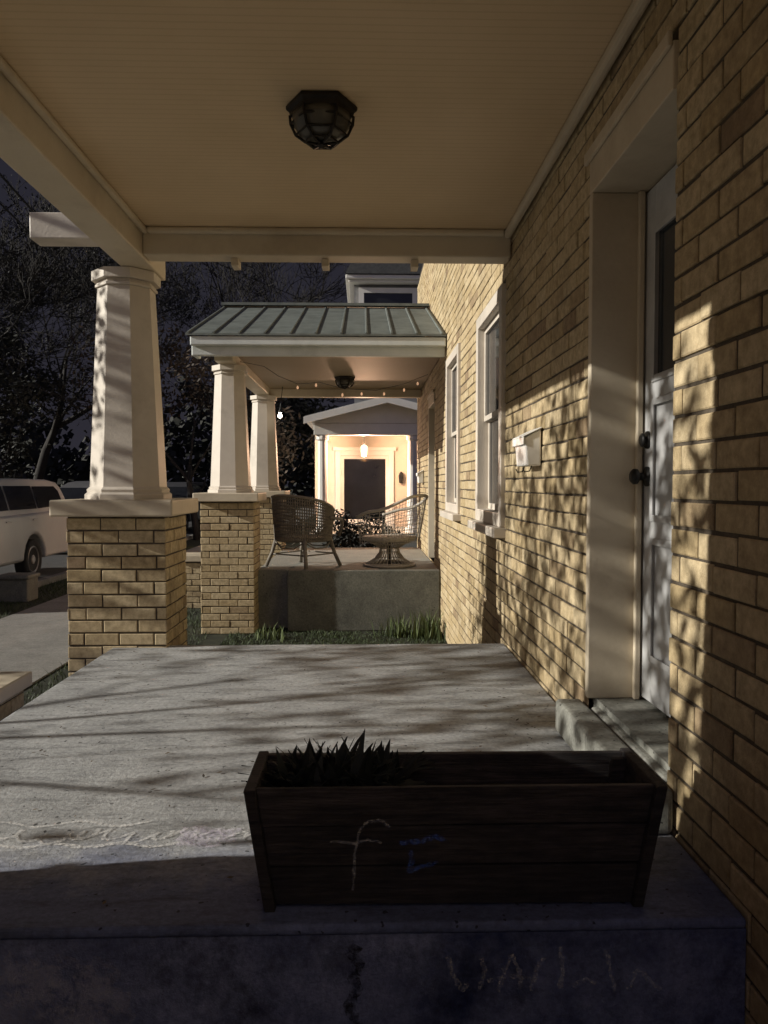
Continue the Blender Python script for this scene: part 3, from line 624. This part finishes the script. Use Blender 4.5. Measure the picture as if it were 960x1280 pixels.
# ---------------------------------------------------------------- vehicles
def suv(name,label,loc,rz,paint):
    t=thing(name,label,'car',loc,rz); t.scale=(1.0,1.0,1.04)
    wr=-1.38; wf=2.02; B=-3.45
    def arch(x): return [(x-.50*math.cos(math.pi*k/10),.40+.50*math.sin(math.pi*k/10)) for k in range(11)]
    low=[(B+.08,.42)]+arch(wr)+arch(wf)+[(2.92,.45),(3.0,.72),(2.95,.98),(2.75,1.14),(1.85,1.28),(B+.05,1.34),(B,1.05),(B,.6)]
    MB().prism_y(low,-1.04,1.04).build('body',paint,t,bevel=.07,seg=4)
    hw=lambda z:1.0-.22*(max(0,(z-1.2))/.76)**1.3
    cab=[(B+.06,1.2),(B+.12,1.5),(B+.26,1.82),(B+.40,1.93),(B+.85,1.98),(-1.2,1.99),(-.2,1.98),(.3,1.94),(.75,1.82),(1.3,1.54),(1.8,1.26)]
    MB().prism_y(cab,0,0,hw).build('cabin',paint,t,bevel=.04,seg=3)
    def cut(pl,zc,keep):
        res=[]
        for (a,b) in zip(pl,pl[1:]+pl[:1]):
            ia=(a[1]-zc)*keep>=-1e-9; ib=(b[1]-zc)*keep>=-1e-9
            if ia: res.append(a)
            if ia!=ib:
                k=(zc-a[1])/(b[1]-a[1]); res.append((a[0]+(b[0]-a[0])*k,zc))
        return res
    for s_ in (1,-1):
        for poly in ([(B+.40,1.44),(-1.70,1.40),(-1.70,1.84),(B+.62,1.84),(B+.48,1.74)],[(-1.64,1.40),(-.44,1.40),(-.44,1.85),(-1.64,1.85)],[(-.38,1.40),(1.40,1.38),(1.1,1.56),(.68,1.77),(.3,1.83),(-.38,1.85)]):
            zs=[1.38+.47*k/6 for k in range(7)]; mw=MB()
            for z0,z1 in zip(zs,zs[1:]):
                c_=cut(cut(poly,z0,1),z1,-1)
                if len(c_)>2: mw.add([(x,s_*(hw(z)+.008),z) for x,z in c_],[tuple(range(len(c_)))])
            mw.build('window',GLASS,t)
        for x in (-1.45,-.3): MB().box(x,x+.2,s_*1.04-.012,s_*1.04+.03,1.18,1.21).build('door_handle',paint,t,bevel=.008)
        MB().box(1.0,1.22,s_*1.12-.09,s_*1.12+.09,1.30,1.46).build('side_mirror',paint,t,bevel=.04)
        MB().box(B-.02,B+.12,s_*.95-.1,s_*.95+.1,1.02,1.46).build('tail_light',REDL,t,bevel=.02)
        MB().box(2.78,2.97,s_*.78-.2,s_*.78+.2,.82,.98).build('headlight',HEADL,t,bevel=.03)
        for x in (wr,wf):
            def disc(prof,n=24):
                m=MB(); vs=[];fs=[]
                for r_,y in prof:
                    for i in range(n):
                        a=2*math.pi*i/n; vs.append((x+r_*math.cos(a),s_*y,.405+r_*math.sin(a)))
                for j in range(len(prof)-1):
                    for i in range(n): q=(i+1)%n; fs.append((j*n+i,j*n+q,(j+1)*n+q,(j+1)*n+i))
                fs.append(tuple((len(prof)-1)*n+i for i in range(n))); return m.add(vs,fs)
            wh=disc([(.3,.76),(.40,.78),(.405,.84),(.405,.96),(.385,1.0),(.30,1.01),(.27,.985)]).build('wheel',TYRE,t,smooth=True)
            disc([(.268,.99),(.25,1.0),(.22,.975),(.09,.985),(.07,1.0),(.03,1.0)]).build('rim',RIM,wh)
    MB().add([(.85,-.80,1.79),(.85,.80,1.79),(1.72,.92,1.31),(1.72,-.92,1.31)],[(0,1,2,3)]).build('windshield',GLASS,t)
    MB().box(2.9,3.06,-1.0,1.0,.42,.66).build('bumper',paint,t,bevel=.05); MB().box(B-.06,B+.1,-1.0,1.0,.42,.68).build('bumper',paint,t,bevel=.05)
    MB().box(2.95,3.01,-.55,.55,.74,.95).build('grille',BLACK,t,bevel=.02)
    return t
RZ=R(-90); gz=G+.004
suv('parked_car','white parked car nearest the porch on the left street edge',(-7.75,14.3,gz),RZ,CARW)
suv('parked_car','silver parked car just beyond the white car',(-8.2,23.6,gz),RZ,CARS)
suv('parked_car','dark parked car farthest down the street behind the columns',(-8.2,33.0,gz),RZ,CARD)
q=thing('utility_box','grey concrete utility box with flat lid on the verge by the white car','box',(-5.82,12.9,G))
MB().box(-.24,.24,-.22,.22,0,.38).build('box',CONC4,q,bevel=.02); MB().box(-.27,.27,-.25,.25,.381,.45).build('lid',CONC4,q,bevel=.02)
# ---------------------------------------------------------------- trees
def tree(label,loc,h,seed,depth,leafn,leafs,nc=3,spread=.8,leaf=LEAF,thin=1.0,l0=.30,name='street_tree'):
    t=thing(name,label,'tree',loc); r_=random.Random(seed); mt=MB(); mc=MB()
    def grow(p,d,L,rad,k):
        n=4; pts=[p]; q=p; dd=d
        for i in range(n):
            dd=(dd+Vector((r_.gauss(0,.13),r_.gauss(0,.13),r_.gauss(.04,.08)))).normalized(); q=q+dd*L/n; pts.append(q)
        rr=[rad*(1-.4*i/n) for i in range(n+1)]
        if k<=1: mt.tube(pts,rr,7)
        else: mc.cur=0; mc.tube(pts,rr,4 if k<4 else 3)
        if k>=depth-1:
            mc.cur=1
            for _ in range(leafn):
                c=pts[r_.randint(1,n)]+Vector((r_.gauss(0,1),r_.gauss(0,1),r_.gauss(0,1)))*leafs*2.2
                a=Vector((r_.gauss(0,1),r_.gauss(0,1),r_.gauss(0,1))).normalized(); b=a.orthogonal().normalized()*leafs*.45; a=a*leafs*r_.uniform(.6,1.2)
                mc.add([c-a,c-b,c+a,c+b],[(0,1,2,3)])
        if k>=depth: return
        for c in range(nc+(1 if k==0 else 0)):
            st_=pts[n] if c==0 else pts[r_.randint(2,n)]
            az=r_.uniform(0,6.28); tl=r_.uniform(.25,1.0)*spread if c else r_.uniform(.05,.35)
            o_=dd.orthogonal().normalized(); o_=Matrix.Rotation(az,3,dd)@o_
            nd=(dd*math.cos(tl)+o_*math.sin(tl)).normalized()
            grow(st_,nd,L*r_.uniform(.62,.85),max(.014 if h>10 else .004,rr[n]*r_.uniform(.55,.8)),k+1)
    grow(Vector((0,0,0)),Vector((0,0,1)),h*l0,h*.022*thin,0)
    mt.build('trunk',BARK,t,smooth=True); mc.build('crown',[BARK,leaf],t)
tree('leafy twiggy street tree standing by the near porch',(-5.75,3.1,-.71),6.8,5,5,11,.07,3,1.15,thin=.4,l0=.33)
tree('tall bare dark tree at the far left above the white car',(-14,25,G),15.5,12,7,2,.05,3,.9,thin=.7)
tree('dark tree at the left beyond the parked cars',(-15.5,36,G),16,31,7,2,.08,3,.9,thin=.8)
tree('dark dense tree at the left between the tall trees',(-12.6,28,G),9.5,35,6,9,.11,3,1.0)
tree('bare branched tree rising behind the metal porch roof',(-7.6,38,G),18.5,23,7,1,.04,3,.8,thin=.8)
tree('dark leafy tree between the first two porch columns',(-5.9,27,G),9.0,44,5,10,.11,3,.9,LEAFO,thin=.7)
tree('bushy dark tree behind the far lit porch',(-3.6,30,G),7.0,51,5,9,.12,3,1.0,LEAF)
m=MB(); rr=random.Random(77)
for i in range(14000):
    x=rr.uniform(-75,10); top=7.5+2.5*math.sin(x*.31)+1.5*math.sin(x*.83+1)+.8*math.sin(x*2.3); y=70+rr.uniform(-6,6); z=G+max(0,top)*rr.random()**.8
    a=Vector((rr.gauss(0,1),rr.gauss(0,1),rr.gauss(0,1))).normalized()*rr.uniform(.2,.5); b=a.orthogonal()*.7
    c=Vector((x,y,z)); m.add([c-a,c-b,c+a,c+b],[(0,1,2,3)])
tag(m.build('far_trees',LEAF),'dark mass of distant trees along the horizon','trees',kind='stuff')
# ---------------------------------------------------------------- power lines
def wireline(a,b,label,r_=.02):
    a=Vector(a);b=Vector(b); m=MB(a)
    m.tube([a.lerp(b,i/12)+Vector((0,0,-.5*4*(i/12)*(1-i/12))) for i in range(13)],r_,4)
    tag(m.build('power_line',BLACK),label,'cable')
wireline(P(-60,150,12),P(330,560,60),'lower overhead cable crossing the sky at the left')
wireline(P(-60,195,13),P(300,520,60),'upper overhead cable crossing the sky at the left')
wireline(P(150,330,24),P(330,470,60),'thin overhead cable behind the near column',.02)
wireline(P(230,310,30),P(480,400,70),'overhead cable passing behind the metal porch roof',.02)
# ---------------------------------------------------------------- light
d=Vector((1,.14,-.372)).normalized()
sl=bpy.data.lights.new('street_light','SUN'); sl.energy=5.4; sl.angle=R(.5); sl.color=(1,.955,.86)
so=bpy.data.objects.new('street_light',sl); col.objects.link(so); so.rotation_euler=d.to_track_quat('-Z','Y').to_euler(); so.location=(-14,0,7)
wd=bpy.data.worlds.new('World'); sc.world=wd; wd.use_nodes=True; nt=wd.node_tree; bg=nt.nodes['Background']
tc=N(nt,'ShaderNodeTexCoord'); sx=N(nt,'ShaderNodeSeparateXYZ'); nt.links.new(tc.outputs['Generated'],sx.inputs[0])
def mr(src,a,b,c,e):
    k=N(nt,'ShaderNodeMapRange'); k.interpolation_type='SMOOTHSTEP'
    for i,v in zip((1,2,3,4),(a,b,c,e)): k.inputs[i].default_value=v
    nt.links.new(src,k.inputs[0]); return k.outputs[0]
dp=N(nt,'ShaderNodeVectorMath',operation='DOT_PRODUCT'); nt.links.new(tc.outputs['Generated'],dp.inputs[0]); dp.inputs[1].default_value=(-.80,-.60,0)
g1=mr(dp.outputs['Value'],.40,1.0,0,1); g2=mr(sx.outputs['Z'],-.1,.7,1,.05)
mu=N(nt,'ShaderNodeMath',operation='MULTIPLY'); nt.links.new(g1,mu.inputs[0]); nt.links.new(g2,mu.inputs[1])
base=ramp(nt,sx.outputs['Z'],[(0,(.026,.0245,.033)),(.6,(.0155,.0155,.0235))])
cool=mixc(nt,base,(.09,.10,.20),mr(sx.outputs['Y'],-.05,-.7,0,1))  # cool glow added behind the camera to fill the dark foreground
cc=mixc(nt,cool,(.43,.325,.21),mu.outputs[0]); nt.links.new(cc,bg.inputs['Color']); bg.inputs['Strength'].default_value=1.0  # warm glow added low behind and left, filling the pier fronts
